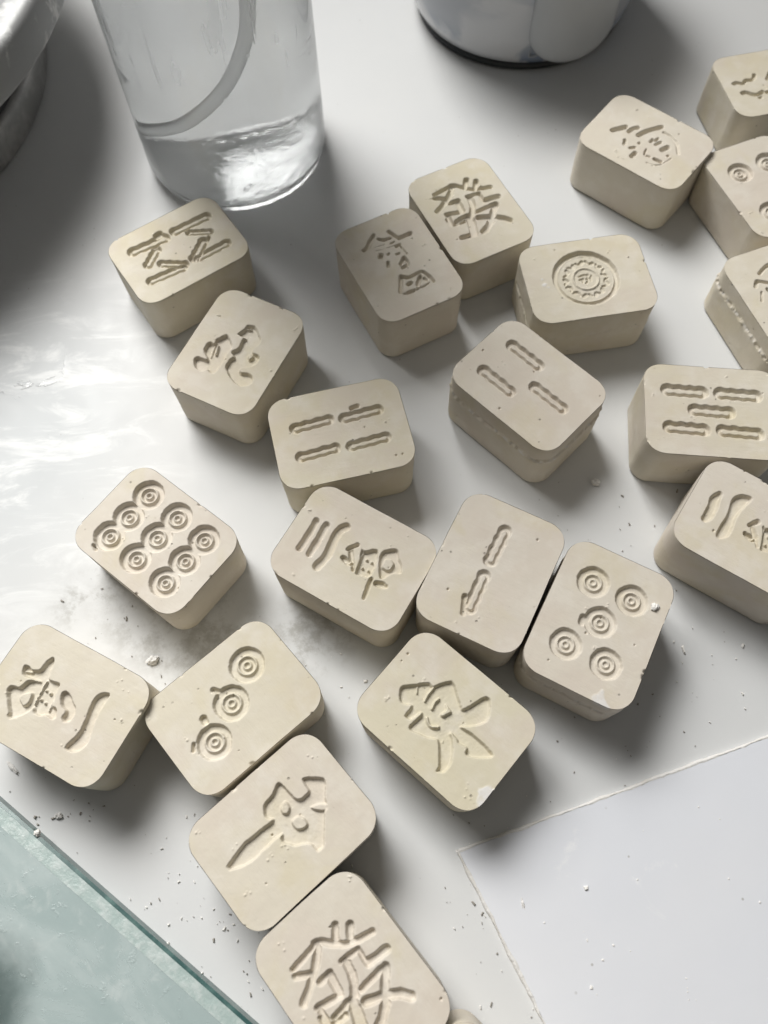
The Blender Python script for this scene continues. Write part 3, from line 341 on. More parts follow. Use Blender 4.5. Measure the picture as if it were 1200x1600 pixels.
STEP = .0046
RC = .150
def build_tile(key, name, label, tint, depth=.034, seam=0., patches=(), pits=6, seed=1, wid=.7566):
    x0, y0, th, H, lo = POSES[key]
    a, b = (1., wid) if lo else (wid, 1.)
    nx, ny = int(round(a/STEP)), int(round(b/STEP))
    gx = np.linspace(-a/2, a/2, nx+1); gy = np.linspace(-b/2, b/2, ny+1)
    X, Y = np.meshgrid(gx, gy, indexing='ij')
    # squeeze the square corners into quarter discs
    ux = np.clip((np.abs(X)-(a/2-RC))/RC, 0, 1); uy = np.clip((np.abs(Y)-(b/2-RC))/RC, 0, 1)
    mx = ux*np.sqrt(1-uy**2/2); my = uy*np.sqrt(1-ux**2/2)
    X = np.sign(X)*np.where(ux > 0, a/2-RC+RC*mx, np.abs(X)); Y = np.sign(Y)*np.where(uy > 0, b/2-RC+RC*my, np.abs(Y))
    P = np.stack([X.ravel(), Y.ravel()], 1)
    # slightly uneven outline
    wx = 1+.008*vnoise(P*2.2+5, seed, 2); P = P*wx[:, None]
    z = np.full(len(P), H) + .0022*vnoise(P*5, seed+1, 3)
    tot = np.zeros(len(P)); comp = []
    for i, (cn, prims) in enumerate(GLYPHS.get(key, [])):
        h, dm = relief(P, prims, depth, seed+i*17)
        tot = np.minimum(tot, h); comp.append((cn, dm))
    z += tot
    # soft worn lip round the engraving, pin holes, edge chips
    rs = np.random.RandomState(seed+100)
    for k in range(max(1, pits//2)):
        c = np.array([rs.uniform(-a/2, a/2)*.9, rs.uniform(-b/2, b/2)*.9]); r = rs.uniform(.003, .0085)
        z -= .016*sstep(1.3-np.hypot(*(P-c).T)/r)
    for k in range(rs.randint(3, 7)):     # stuck crumbs
        c = np.array([rs.uniform(-a/2, a/2)*.9, rs.uniform(-b/2, b/2)*.9])
        for q in range(rs.randint(1, 5)):
            cc = c+rs.normal(0, .012, 2); r = rs.uniform(.004, .009); z += rs.uniform(.003, .008)*sstep(1.2-np.hypot(*(P-cc).T)/r)
    edge = np.minimum(a/2-np.abs(P[:, 0]), b/2-np.abs(P[:, 1]))
    chip = np.zeros(len(P))
    for k in range(rs.randint(2, 5)):
        t = rs.uniform(0, 4); s_ = rs.uniform(-.4, .4)
        c = np.array([(s_*a, b/2), (a/2, s_*b), (s_*a, -b/2), (-a/2, s_*b)][int(t)]); r = rs.uniform(.008, .022)
        chip = np.maximum(chip, .018*sstep(1.2-np.hypot(*(P-c).T)/r + .5*vnoise(P*60, seed+k, 2)))
    z -= chip*np.clip(1-edge/.03, 0, 1)
    patch = np.zeros(len(P))
    for (px, py, pr) in patches:
        patch = np.maximum(patch, sstep((pr-np.hypot(P[:, 0]-px, P[:, 1]-py)+.06*vnoise(P*16, seed+5, 4))/.03))
    z += patch*.002
    V = np.column_stack([P, z])
    idx = np.arange((nx+1)*(ny+1)).reshape(nx+1, ny+1)
    F = np.stack([idx[:-1, :-1], idx[1:, :-1], idx[1:, 1:], idx[:-1, 1:]], -1).reshape(-1, 4)
    # skirt: bevel, side, foot
    ring = np.concatenate([idx[:-1, 0], idx[-1, :-1], idx[:0:-1, -1], idx[0, :0:-1]])
    B = V[ring]; t = np.roll(B, -1, 0)-np.roll(B, 1, 0); nrm = np.column_stack([t[:, 1], -t[:, 0]]); nrm /= np.linalg.norm(nrm, axis=1)[:, None]
    for _ in range(3): nrm = (nrm+np.roll(nrm, 1, 0)+np.roll(nrm, -1, 0)); nrm /= np.linalg.norm(nrm, axis=1)[:, None]
    bev = .013
    rows = [(bev*math.sin(q), H-bev*(1-math.cos(q))) for q in np.linspace(.25, PI/2, 5)]
    zz = np.linspace(H-bev, .016, 44)[1:]
    rows += [(bev, q) for q in zz] + [(bev*math.sin(q)-.006, .016-.014*math.cos(q)) for q in (1.2, .6, .1)]
    zs = H*rs.uniform(.55, .68)
    allV = [V]; prev = ring; n0 = len(V); fs = [F]; np_ = [patch]
    for j, (o, q) in enumerate(rows):
        p2 = B[:, :2]+nrm*(o-bev)
        s3 = np.column_stack([p2*3.2, np.full(len(p2), q*5)])
        dlt = .0045*vnoise(s3, seed+2, 3)
        f_ = max(0., (H-q)/H); dlt = dlt*min(1, f_*6) - .010*f_
        qz = np.full(len(p2), q)
        if seam > 0:
            zl = zs+.018*vnoise(p2*4, seed+8, 2)
            band = np.exp(-((q-zl)/.012)**2)
            s4 = np.column_stack([p2*34, np.full(len(p2), q*34)])
            dlt = dlt + seam*(.017*band*np.clip(vnoise(s4, seed+4, 3)*2.4+.2, -.5, 1.2) + .012*sstep((zl-q)/.02))
        if j < 5:
            qz = q + (B[:, 2]-H)*(1-j/5)
            dlt = dlt - (chip[ring])*.6*(1-j/8)
        p2 = p2+nrm*dlt[:, None]
        allV.append(np.column_stack([p2, qz]))
        new = np.arange(n0, n0+len(ring)); n0 += len(ring)
        fs.append(np.stack([prev, new, np.roll(new, -1), np.roll(prev, -1)], -1)); prev = new
        pk = patch[ring]*sstep(np.full(len(ring), 1-j/12.))
        if seam > 0: pk = np.maximum(pk, seam*band*.95*np.clip(vnoise(s4+3, seed+6, 2)*4-.3, 0, 1))
        np_.append(pk)
    V = np.concatenate(allV); Fq = np.concatenate(fs); patch = np.concatenate(np_)
    # flip rim quads so that every face looks outwards is handled by winding below
    c = (V[Fq[:, 2]]-V[Fq[:, 0]]); d = (V[Fq[:, 3]]-V[Fq[:, 1]]); fnm = np.cross(c, d)
    nt = len(F)
    if fnm[:nt, 2].mean() < 0: Fq[:nt] = Fq[:nt, ::-1]; fnm[:nt] *= -1
    cen = V[Fq[nt:]].mean(1)
    if (fnm[nt:, :2]*cen[:, :2]).sum() < 0: Fq[nt:] = Fq[nt:, ::-1]; fnm[nt:] *= -1
    N = np.zeros_like(V)
    for k in range(4): np.add.at(N, Fq[:, k], fnm)
    N /= np.maximum(np.linalg.norm(N, axis=1), 1e-12)[:, None]
    owner = np.full(len(Fq), -1)
    if comp:
        D = np.stack([dm[F].mean(1) for _, dm in comp]); k = D.argmin(0)
        owner[:nt] = np.where(D.min(0) < .004, k, -1)
    root = empty(name, (x0*U, y0*U, .0002), th)
    tag(root, label, 'tile', 'cream plaster game tiles spread over the table')
    root['tint'] = tint
    def emit(nm, sel):
        fq = Fq[sel]; us, inv = np.unique(fq, return_inverse=True); inv = inv.reshape(fq.shape)
        me = bpy.data.meshes.new(nm)
        me.vertices.add(len(us)); me.vertices.foreach_set('co', (V[us]*U).astype(np.float32).ravel())
        me.loops.add(inv.size); me.loops.foreach_set('vertex_index', inv.astype(np.int32).ravel())
        me.polygons.add(len(inv)); me.polygons.foreach_set('loop_start', np.arange(0, inv.size, 4, dtype=np.int32))
        me.update(calc_edges=True); me.shade_smooth()
        at = me.attributes.new('patch', 'FLOAT', 'POINT'); at.data.foreach_set('value', patch[us].astype(np.float32))
        me.normals_split_custom_set_from_vertices([tuple(q) for q in N[us].tolist()])
        o = link(nm, me, M_PL, root); o['tint'] = tint; return o
    emit('tile_block', owner == -1)
    for i, (cn, _) in enumerate(comp):
        if (owner == i).any(): emit(cn, owner == i)
    return root

POSES['W'] = [.453, -1.44, -.75, .4963, 1]
TILES = [
 ('A', 'cream tile engraved with eight bars set as two zigzags, touching the clear bottle in front', .55, dict(pits=3)),
 ('B', 'cream tile engraved with a bird-like curled character, against the eight-bar zigzag tile', .45, dict(pits=5)),
 ('C', 'cream tile engraved with four wavy bars in two rows', .75, dict(pits=6)),
 ('D', 'pale cream tile engraved with nine ringed circles', .1, dict(depth=.039, pits=5)),
 ('E', 'cream tile engraved with three slanted strokes and a complex character', .35, dict(pits=6, seam=.15)),
 ('F', 'cream tile engraved with two bars end to end', .1, dict(depth=.031, pits=8)),
 ('G', 'cream tile engraved with five ringed circles and a white patch at its corner', .15, dict(depth=.031, seam=.7, patches=[(.20, -.49, .07)], pits=9)),
 ('H', 'cream tile engraved with two thick strokes and a complex character, cut by the right edge', .05, dict(pits=5)),
 ('I', 'cream tile engraved with one long curved stroke beside a complex character, at the left edge', .4, dict(pits=6)),
 ('J', 'cream tile engraved with a diagonal row of three ringed circles', .5, dict(depth=.032, pits=8)),
 ('K', 'yellowish cream tile engraved with a broad fish-like character, white patch on its right corner', .8, dict(depth=.031, patches=[(.50, -.20, .085)], pits=6)),
 ('L', 'cream tile engraved with one sword-like character with a long tapering stroke', .35, dict(depth=.032, pits=7)),
 ('M', 'nearest cream tile with a many-stroked character, cut by the bottom edge', .2, dict(depth=.032, pits=5)),
 ('N', 'cream tile with a many-stroked character, in the far cluster of three below the white jug', .6, dict(pits=4)),
 ('O', 'cream tile engraved with a thin upper character and a small boxed character below it', .25, dict(pits=7)),
 ('P', 'cream tile engraved with a single large flower disc', .5, dict(depth=.034, seam=.4, pits=5, patches=[(-.36, .04, .018), (-.34, .0, .014), (-.32, -.05, .012)])),
 ('Q', 'cream tile engraved with three bars, rough flaky seam round its side', .2, dict(seam=1., pits=9)),
 ('R', 'cream tile engraved with five bars in three rows', .45, dict(pits=5)),
 ('S', 'cream tile with a flaky side seam at the right edge, above the five-bar tile', .4, dict(seam=.9, pits=4)),
 ('T', 'cream tile engraved with a rounded character of small marks, right of the white jug', .3, dict(pits=4)),
 ('U', 'cream tile engraved with ringed circles in pairs, cut by the right edge', .2, dict(depth=.031, pits=3)),
 ('V', 'farthest cream tile with zigzag strokes at the upper right corner', .55, dict(pits=3)),
 ('W', 'cream tile mostly outside the bottom edge, only a rounded corner in view', .35, dict(pits=3)),
]
for i, (k, lab, tint, kw) in enumerate(TILES):
    build_tile(k, 'mahjong_tile', lab, tint, seed=11+i*13, **kw)

# ------------------------------------------------------------------ white board at lower right
def board():
    c0, c1, c2 = np.array([.408, -.011]), np.array([2.58, .652]), np.array([.869, -.991])
    e1 = (c1-c0)/np.linalg.norm(c1-c0); e2 = (c2-c0)/np.linalg.norm(c2-c0)
    A = c0; Bq = c0+e1*4.6; D = c0+e2*3.4; Cq = Bq+e2*3.4
    root = empty('plastic_sheet', (c0[0]*U, c0[1]*U, 0))
    tag(root, 'thin bluish white sheet with a rough plaster edge lying at lower right', 'sheet')
    q = [A, Bq, Cq, D]; v = []
    for zt in (.001, .026):
        v += [((p-c0)[0]*U, (p-c0)[1]*U, zt*U) for p in q]
    f = [(0, 1, 2, 3), (7, 6, 5, 4)] + [(i, 4+i, 4+(i+1) % 4, (i+1) % 4) for i in range(4)]
    o = pyd('board', v, f, M_BD, root, smooth=False)
    bm = bmesh.new(); bm.from_mesh(o.data); bmesh.ops.recalc_face_normals(bm, faces=bm.faces)
    bmesh.ops.bevel(bm, geom=[e for e in bm.edges if all(x.co.z > .0008 for x in e.verts)], offset=.0003, segments=2, affect='EDGES'); bm.to_mesh(o.data); bm.free()
    # ragged plaster bead along the two visible edges
    for s_, (e, L_) in enumerate(((e1, 4.6), (e2, 3.4))):
        n = 620; nv = np.array([-e[1], e[0]]) * (1 if s_ == 0 else -1)
        V = []; F = []
        ts = np.linspace(-.012, L_, n); cross = [(-.016, .0), (-.012, .012), (-.004, .028), (.004, .034), (.012, .031), (.022, .0262)]
        for i, t in enumerate(ts):
            w_ = .55+.6*vnoise(np.array([[t*9, s_*5.]]), 5, 4)[0]; hh = .5+.6*vnoise(np.array([[t*26, 3+s_*5.]]), 8, 3)[0]; jj = .006*vnoise(np.array([[t*14, 9.]]), 3, 3)[0]
            hh = max(hh, .12); w_ = max(w_, .12)
            for k, (cx_, cz) in enumerate(cross):
                off = -(cx_*w_)+jj
                p = e*t + nv*off; z_ = cz if k in (0, 5) else .026+(cz-.026)*hh if cz > .026 else cz
                V.append((p[0]*U, p[1]*U, z_*U))
        m_ = len(cross)
        for i in range(n-1):
            for k in range(m_-1): F.append((i*m_+k, i*m_+k+1, (i+1)*m_+k+1, (i+1)*m_+k))
        o = pyd('plaster_edge', V, F, M_CR, root)
        bm = bmesh.new(); bm.from_mesh(o.data); bmesh.ops.recalc_face_normals(bm, faces=bm.faces)
        if sum(f_.normal.z for f_ in bm.faces) < 0: bmesh.ops.reverse_faces(bm, faces=bm.faces)
        bm.to_mesh(o.data); bm.free()
board()

# ------------------------------------------------------------------ glass plate at lower left
def mat_dusty_glass():
    s = NT('dusty_glass'); v = s.coord()
    mp = s.add('ShaderNodeMapping'); mp.inputs['Scale'].default_value = (1, 1.8, 1); mp.inputs['Rotation'].default_value = (0, 0, .65); s.ln(v, mp.inputs['Vector'])
    n = s.noise(mp.outputs[0], 38, 7, .62, .6)
    base = s.mix(s.ramp(n, .35, .68), (.45, .545, .54), (.56, .645, .64))
    base = s.mix(s.ramp(s.noise(v, 120, 6, .65, .5), .54, .70, 0, .7), base, (.64, .71, .70))
    mp2 = s.add('ShaderNodeMapping', vector_type='TEXTURE'); mp2.inputs['Location'].default_value = (.035*U, -1.05*U, 0); mp2.inputs['Scale'].default_value = (.5*U, .55*U, 1); s.ln(v, mp2.inputs['Vector'])
    # soft ragged patch mixed towards dark green
    dark_map = s.add('ShaderNodeMapping', vector_type='TEXTURE'); dark_map.inputs['Location'].default_value = (2.08*U, -.84*U, 0); dark_map.inputs['Scale'].default_value = (.50*U, .42*U, 1); dark_map.inputs['Rotation'].default_value = (0, 0, -.5); s.ln(v, dark_map.inputs['Vector'])
    le = s.add('ShaderNodeVectorMath', operation='LENGTH'); s.ln(dark_map.outputs[0], le.inputs[0])
    dark_fac = s.ramp(s.math('ADD', le.outputs['Value'], s.math('MULTIPLY', s.noise(v, 70, 6, .6), .8)), .6, 1.35, .85, 0)
    base = s.mix(dark_fac, base, (.07, .105, .10))
    s.set(Base_Color=base, Roughness=s.ramp(n, .3, .7, .16, .42), IOR=1.5, Transmission_Weight=.25)
    b = s.bump(s.ramp(s.noise(v, 230, 6, .7, .3), .58, .72), .30, .0004)
    b = s.bump(s.noise(mp.outputs[0], 60, 5, .5), .10, .0007, b)
    s.set(Normal=b); return s.m
def mat_edge():
    s = NT('cut_glass_edge'); v = s.coord()
    n = s.noise(v, 200, 4, .6)
    s.set(Base_Color=s.mix(s.ramp(n, .4, .7), (.055, .13, .125), (.14, .25, .235)), Roughness=.22, Transmission_Weight=.3, IOR=1.5)
    return s.m
def mat_bevel():
    s = NT('ground_glass_bevel'); v = s.coord()
    n = s.noise(v, 260, 6, .7)
    s.set(Base_Color=s.mix(s.ramp(n, .4, .66), (.42, .52, .50), (.58, .65, .635)), Roughness=.3, Transmission_Weight=.2, IOR=1.5, Normal=s.bump(n, .6, .0005))
    return s.m
def glass_plate():
    H = .125
    a = np.array([-2.6205, .405]); b = np.array([-.871, -.9325])
    e = (b-a)/np.linalg.norm(b-a); nin = np.array([e[1], -e[0]])
    if nin @ np.array([-1, -1]) < 0: nin = -nin
    o0 = a-e*1.3; o1 = b+e*1.1; W = 3.0
    root = empty('glass_plate', (o0[0]*U, o0[1]*U, .0001)); root.rotation_euler = (0, 0, math.atan2(e[1], e[0]))
    tag(root, 'dusty pale green glass plate with a dark cut edge at lower left', 'glass plate')
    L_ = np.linalg.norm(o1-o0); sg = -1   # local y runs inwards as -y
    def box(nm, y0, y1, z0, z1, mat, zin=None):
        zin = z1 if zin is None else zin
        v = [(0, y0, z0), (L_, y0, z0), (L_, y1, z0), (0, y1, z0), (0, y0, z1), (L_, y0, z1), (L_, y1, zin), (0, y1, zin)]
        v = [tuple(np.array(q)*U) for q in v]
        f = [(0, 1, 2, 3), (4, 5, 6, 7), (0, 1, 5, 4), (1, 2, 6, 5), (2, 3, 7, 6), (3, 0, 4, 7)]
        o = pyd(nm, v, f, mat, root, smooth=False)
        bm = bmesh.new(); bm.from_mesh(o.data); bmesh.ops.recalc_face_normals(bm, faces=bm.faces); bm.to_mesh(o.data); bm.free(); return o
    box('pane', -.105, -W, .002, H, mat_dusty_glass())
    box('bevel', -.022, -.1045, .002, H-.012, mat_bevel(), H-.0005)
    box('cut_edge', 0, -.0215, .002, H-.020, mat_edge(), H-.0125)
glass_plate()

# ------------------------------------------------------------------ clear spray bottle
def mat_clear(name, rough, ior, tint=(.97, .985, .985), haze=0):
    s = NT(name); s.set(Base_Color=tint, Roughness=rough, IOR=ior, Transmission_Weight=1.0)
    if haze:     # scuffed, plaster-filmed plastic: part of the wall scatters light
        v = s.coord(); mp = s.add('ShaderNodeMapping'); mp.inputs['Scale'].default_value = (1, 1, .13); s.ln(v, mp.inputs['Vector'])
        n = s.noise(mp.outputs[0], 170, 5, .6, .4)
        zs = s.add('ShaderNodeSeparateXYZ'); s.ln(v, zs.inputs[0])
        g = s.math('MULTIPLY', s.ramp(n, .56, .66), s.ramp(zs.outputs['Z'], 1.0*U, 1.5*U))
        b_ = s.bump(g, .25, .0005); b_ = s.bump(s.math('MULTIPLY', s.noise(v, 95, 4, .6, .6), s.ramp(zs.outputs['Z'], .6*U, 1.0*U, 1, 0)), .5, .0012, b_)
        s.set(Normal=b_, Roughness=s.ramp(g, 0, 1, .03, .2))
        tr = s.add('ShaderNodeBsdfTranslucent'); tr.inputs[0].default_value = (.93, .95, .96, 1)
        df = s.add('ShaderNodeBsdfDiffuse'); df.inputs[0].default_value = (.80, .82, .83, 1)
        m1 = s.add('ShaderNodeMixShader'); m1.inputs[0].default_value = .45; s.ln(tr.outputs[0], m1.inputs[1]); s.ln(df.outputs[0], m1.inputs[2])
        m2 = s.add('ShaderNodeMixShader'); s.ln(s.math('ADD', s.ramp(zs.outputs['Z'], .75*U, 1.05*U, .15, haze), s.math('MULTIPLY', g, .06)), m2.inputs[0])
        s.ln(s.b.outputs[0], m2.inputs[1]); s.ln(m1.outputs[0], m2.inputs[2]); s.ln(m2.outputs[0], s.out.inputs['Surface'])
    return s.m
def bottle():
    r = .84; root = empty('spray_bottle', (-1.275*U, 6.2*U, .0003))
    tag(root, 'clear plastic bottle of water with a curved white tube inside', 'bottle')
    K = lambda pr: [(a*U, z*U) for a, z in pr]
    out = [(0, .05), (.45, .045), (.62, .012), (.70, .0), (.77, .012), (.82, .06), (r, .14), (r, .5), (r-.01, 2.0), (r-.03, 4.2), (.70, 4.9), (.40, 5.4), (.33, 5.6), (.33, 6.0)]
    inn = [(.295, 6.0), (.295, 5.6), (.37, 5.37), (.665, 4.86), (r-.065, 4.18), (r-.045, 2.0), (r-.035, .5), (r-.035, .16), (.79, .10), (.72, .075), (.62, .085), (.45, .10), (0, .105)]
    lathe('bottle_body', K(out+inn), mat_clear('clear_plastic', .03, 1.36, (1, 1, 1), .24), root, 128)
    wat = [(0, .1035), (.45, .0985), (.62, .0835), (.72, .0735), (.791, .0985), (r-.0335, .159), (r-.0335, .5), (r-.0435, 2.0), (r-.0635, 4.16), (r-.07, 4.16), (r-.3, 4.16), (0, 4.16)]
    lathe('water', K(wat), mat_clear('water', .0, 1.333, (.975, .992, 1)), root, 128)
    s = NT('milky_tube'); s.set(Base_Color=(.92, .93, .93), Roughness=.35, Transmission_Weight=.7, IOR=1.15)
    pts = TUBE
    P = []
    for i in range(len(pts)-1):
        p0, p1, p2, p3 = (Vector(pts[max(0, i-1)]), Vector(pts[i]), Vector(pts[i+1]), Vector(pts[min(len(pts)-1, i+2)]))
        for k in range(10):
            t = k/10
            P.append(.5*((2*p1)+(-p0+p2)*t+(2*p0-5*p1+4*p2-p3)*t*t+(-p0+3*p1-3*p2+p3)*t**3)*U)
    P.append(Vector(pts[-1])*U)
    tube('dip_tube', P, .056*U, s.m, root)
TUBE = [(0, 0, 5.9), (.12, -.1, 5.0), (.32, -.3, 3.2), (.38, -.42, 2.2), (.36, -.45, 1.76), (.28, -.45, 1.46), (.08, -.45, 1.11), (-.25, -.44, .80), (-.58, -.40, .66), (-.68, -.36, .645)]
bottle()

# ------------------------------------------------------------------ white jug
def jug():
    root = empty('plastic_jug', (1.57*U, 8.17*U, .0003))
    tag(root, 'milky white plastic jug with a rounded handle standing at the top', 'jug')
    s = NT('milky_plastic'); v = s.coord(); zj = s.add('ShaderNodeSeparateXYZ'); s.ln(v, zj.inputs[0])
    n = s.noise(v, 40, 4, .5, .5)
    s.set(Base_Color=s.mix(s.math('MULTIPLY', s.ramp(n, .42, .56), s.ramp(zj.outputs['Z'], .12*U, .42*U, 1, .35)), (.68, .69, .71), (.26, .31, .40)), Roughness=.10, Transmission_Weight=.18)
    s.b.inputs['Specular IOR Level'].default_value = .6
    s.set(Subsurface_Weight=.2); s.b.inputs['Subsurface Radius'].default_value = (.004, .004, .004)
    K = lambda pr: [(a*U, z*U) for a, z in pr]
    prof = [(0, .07), (.9, .07), (1.02, .075), (1.085, .11), (1.125, .20), (1.15, .36), (1.165, .6), (1.18, 1.0), (1.19, 1.34), (1.20, 1.41), (1.178, 1.43), (1.15, 1.34), (1.135, 1.0), (1.115, .6), (1.09, .36), (1.03, .18), (.9, .15), (0, .15)]
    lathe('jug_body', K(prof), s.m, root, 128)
    foot = [(0, .0), (1.03, 0), (1.055, .012), (1.055, .05), (1.03, .069), (0, .069)]
    lathe('foot_ring', K(foot), simple('foot_gap_shade', (.02, .024, .026), .5), root, 128)  # near-black colour stands in for the shade in the gap under the jug
    # moulded letter D low on the wall
    a0 = math.radians(-89); q = [(-.045, -.055), (-.045, .055), (.0, .055), (.035, .035), (.045, 0), (.035, -.035), (.0, -.055), (-.045, -.055), (-.045, -.03)]
    tube('moulded_letter', [((1.137+.055*v_)*math.cos(a0+u_/1.13)*U, (1.137+.055*v_)*math.sin(a0+u_/1.13)*U, (.27+v_)*U) for u_, v_ in q], .012*U, simple('letter_grey', (.30, .32, .35), .3), root, 8)
    # hollow handle: a rounded pouch running up the side
    h = NT('handle_plastic'); h.set(Base_Color=(.72, .74, .76), Roughness=.15, Transmission_Weight=.4, IOR=1.3)
    ang = math.radians(-72); V = []; F = []
    nz, na = 34, 40
    for i in range(nz):
        t = i/(nz-1); z = .13+1.2*t
        k = math.sqrt(max(0, 1-(1-min(1, t/.30))**2))
        wy = .43*k; wx = .26*k
        for j in range(na):
            q = 2*PI*j/na
            V.append(((1.10+.02*t+wx*math.cos(q)*(1 if math.cos(q) > 0 else .4))*U, wy*math.sin(q)*U, z*U))
    for i in range(nz-1):
        for j in range(na):
            l = (j+1) % na; F.append((i*na+j, i*na+l, (i+1)*na+l, (i+1)*na+j))
    F.append(tuple((nz-1)*na+k for k in range(na)))
    o = pyd('handle', V, F, h.m, root); o.rotation_euler = (0, 0, ang)
    bm = bmesh.new(); bm.from_mesh(o.data); bmesh.ops.remove_doubles(bm, verts=bm.verts, dist=1e-6); bmesh.ops.recalc_face_normals(bm, faces=bm.faces); bm.to_mesh(o.data); bm.free()
jug()

# ------------------------------------------------------------------ metal turntable
def turntable():
    root = empty('banding_wheel', (-5.69*U, 7.08*U, .0003))
    tag(root, 'plaster-splashed grey metal turntable on a round base at upper left', 'turntable')
    s = NT('splashed_metal'); v = s.coord()
    n = s.noise(v, 48, 7, .66, .8); sp = s.ramp(n, .47, .62)
    s.set(Base_Color=s.mix(sp, (.34, .345, .345), (.70, .70, .69)), Metallic=s.ramp(n, .50, .66, .35, 0), Roughness=s.ramp(n, .3, .7, .5, .65), Normal=s.bump(n, .15, .001))
    K = lambda pr: [(a*U, z*U) for a, z in pr]
    lathe('wheel_head', K([(0, 1.0), (3.02, 1.0), (3.08, 1.03), (3.08, 1.05), (3.075, 1.30), (3.05, 1.345), (3.0, 1.36), (2.86, 1.36), (2.83, 1.345), (2.80, 1.30), (0, 1.30)]), s.m, root, 192)
    d = NT('worn_steel'); v = d.coord(); n2 = d.noise(v, 80, 6, .65, .5)
    d.set(Base_Color=d.mix(d.ramp(n2, .42, .66), (.34, .34, .335), (.50, .50, .49)), Metallic=.15, Roughness=.42, Normal=d.bump(n2, .3, .0008))
    lathe('wheel_base', K([(0, .0), (2.44, .0), (2.47, .02), (2.47, .30), (2.45, .335), (2.42, .34), (0, .34)]), d.m, root, 192)
    lathe('base_groove', K([(2.405, .341), (2.405, .42), (0, .42)]), simple('groove_rubber', (.025, .025, .025), .6), root, 192)
    c = NT('dull_column'); v = c.coord(); n3 = c.noise(v, 60, 6, .65, .5)
    c.set(Base_Color=c.mix(c.ramp(n3, .4, .66), (.20, .185, .165), (.34, .325, .30)), Metallic=.1, Roughness=.55)
    lathe('column', K([(2.385, .421), (2.36, .80), (2.2, .999)]), c.m, root, 128)
turntable()

# ------------------------------------------------------------------ crumbs
def crumb(x, y, sx, sy, sz, rz, lab, seed, mat=M_CR):
    bm = bmesh.new(); bmesh.ops.create_icosphere(bm, subdivisions=3, radius=1)
    for v in bm.verts:
        q = np.array(v.co)
        k = 1+.75*vnoise(q[None]*1.9, seed, 3)[0]
        v.co = Vector((q[0]*k*sx*U, q[1]*k*sy*U, max(q[2]*k, -.45)*sz*U))
    zmin = min(v.co.z for v in bm.verts)
    for v in bm.verts: v.co.z -= zmin
    me = bpy.data.meshes.new('plaster_crumb'); bm.to_mesh(me); bm.free()
    o = link('plaster_crumb', me, mat); o.location = (x*U, y*U, .0002); o.rotation_euler = (0, 0, rz)
    tag(o, lab, 'crumb', 'plaster crumbs on the table'); return o
M_CW = simple('white_crumb', (.78, .765, .73), .85); M_CG = simple('grey_crumb', (.30, .28, .25), .85)
crumb(-1.685, 1.313, .042, .028, .026, .5, 'large white plaster crumb below the nine-circle tile', 3)
crumb(1.65, 2.594, .036, .026, .020, -.3, 'pale plaster crumb below the rough-seamed three-bar tile', 5)
crumb(-2.585, .60, .058, .012, .014, -.75, 'thin plaster shaving below the tile at the left edge', 8)
crumb(-2.231, .285, .022, .018, .018, .2, 'white plaster crumb beside the glass plate, away from its edge', 9)
crumb(.80, -.335, .012, .034, .02, .1, 'brownish plaster flake beside the left edge of the white sheet', 14)
o = crumb(1.775, 1.44, .030, .026, .022, .4, 'white plaster crumb on top of the five-circle tile', 12, M_CW); o.location.z = POSES['G'][3]*U
o = crumb(-2.315, .183, .022, .020, .018, .8, 'white plaster crumb sitting on the glass plate edge', 21, M_CW); o.location.z = .112*U
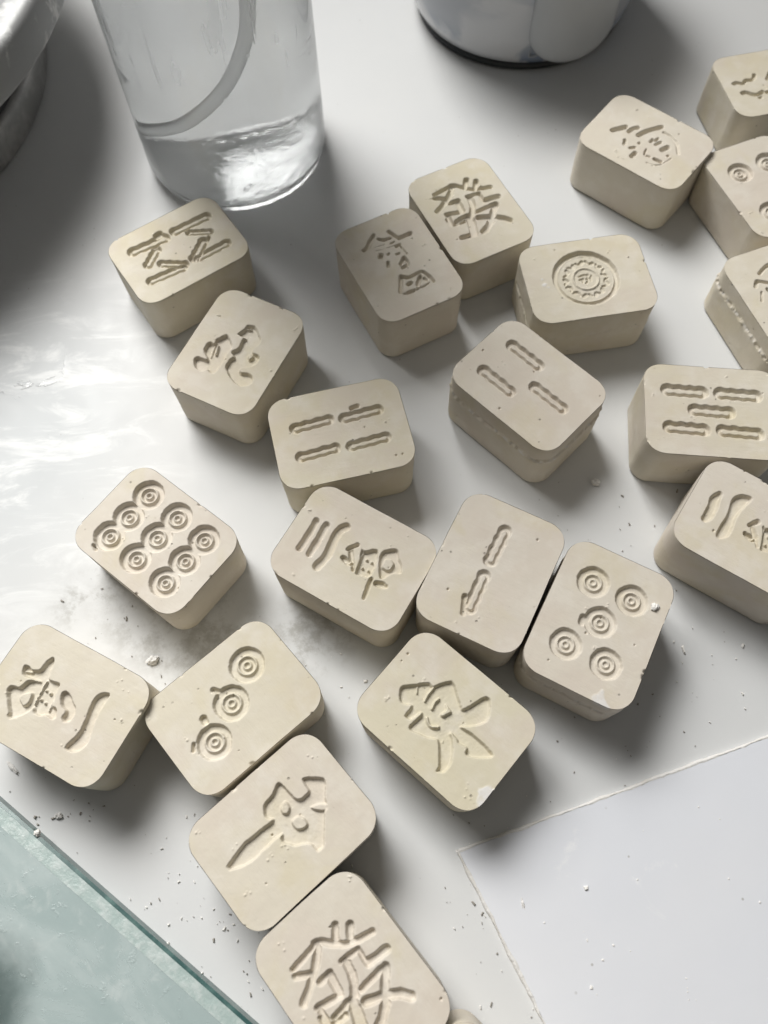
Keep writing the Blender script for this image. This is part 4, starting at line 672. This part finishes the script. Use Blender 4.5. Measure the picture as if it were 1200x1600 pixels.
# scattered dust and shavings, past counting
rs = np.random.RandomState(5)
V = []; F = []
def speck(x, y, z, a, b, h, r):
    i = len(V); c, s_ = math.cos(r), math.sin(r)
    for (p, q, zz) in ((-a, -b*.6, 0), (a, -b, 0), (a*.8, b, 0), (-a*.7, b*.8, 0), (-a*.6, -b*.4, h), (a*.7, -b*.5, h*.8), (a*.5, b*.6, h), (-a*.5, b*.5, h*.9)):
        V.append(((x+c*p-s_*q)*U, (y+s_*p+c*q)*U, (z+zz)*U))
    for f in ((0, 3, 2, 1), (4, 5, 6, 7), (0, 1, 5, 4), (1, 2, 6, 5), (2, 3, 7, 6), (3, 0, 4, 7)): F.append(tuple(i+k for k in f))
def scatter(n, cx, cy, sx, sy, big=1.):
    for _ in range(n):
        s = big*rs.lognormal(0, .5)*.0042
        speck(cx+rs.normal(0, sx), cy+rs.normal(0, sy), .006, s*rs.uniform(.8, 2.2), s*rs.uniform(.5, 1), s*rs.uniform(.5, 1), rs.uniform(0, 6.3))
scatter(24, -2.2, .35, .22, .16, 1.0); scatter(30, -1.25, -.25, .35, .25, .8); scatter(26, -1.9, 1.4, .4, .25)
scatter(22, 1.6, .75, .5, .25); scatter(24, 1.7, 2.2, .4, .3, .9); scatter(30, -.9, -.75, .25, .2, .8); scatter(40, .55, -.25, .18, .35, .8)
tag(pyd('plaster_dust', V, F, M_CG, smooth=False), 'grey plaster specks and shavings scattered between the tiles', 'dust', kind='stuff')
V = []; F = []
scatter(60, -1.15, -.2, .3, .25, .9); scatter(40, -.2, 1.0, .5, .3, .7); scatter(40, .7, -.3, .2, .35, .9); scatter(30, 2.2, 1.3, .4, .3)
tag(pyd('plaster_dust', V, F, M_CW, smooth=False), 'white plaster specks scattered between the tiles', 'dust', kind='stuff')
V = []; F = []
for _ in range(12):
    s = rs.lognormal(0, .5)*.005; t = rs.randint(0, 3)
    cx, cy = ((1.28, -.62), (1.25, -.75), (1.75, -.80))[t]
    speck(cx+rs.normal(0, .08), cy+rs.normal(0, .06), .0262, s*rs.uniform(.8, 2), s, s*.8, rs.uniform(0, 6.3))
for _ in range(9):
    s = rs.lognormal(0, .5)*.0045; speck(rs.uniform(.9, 2.6), rs.uniform(-.9, .3), .0262, s*1.2, s, s, rs.uniform(0, 6.3))
tag(pyd('plaster_dust', V, F, M_CW, smooth=False), 'white plaster specks lying on the bluish white sheet', 'dust', kind='stuff')
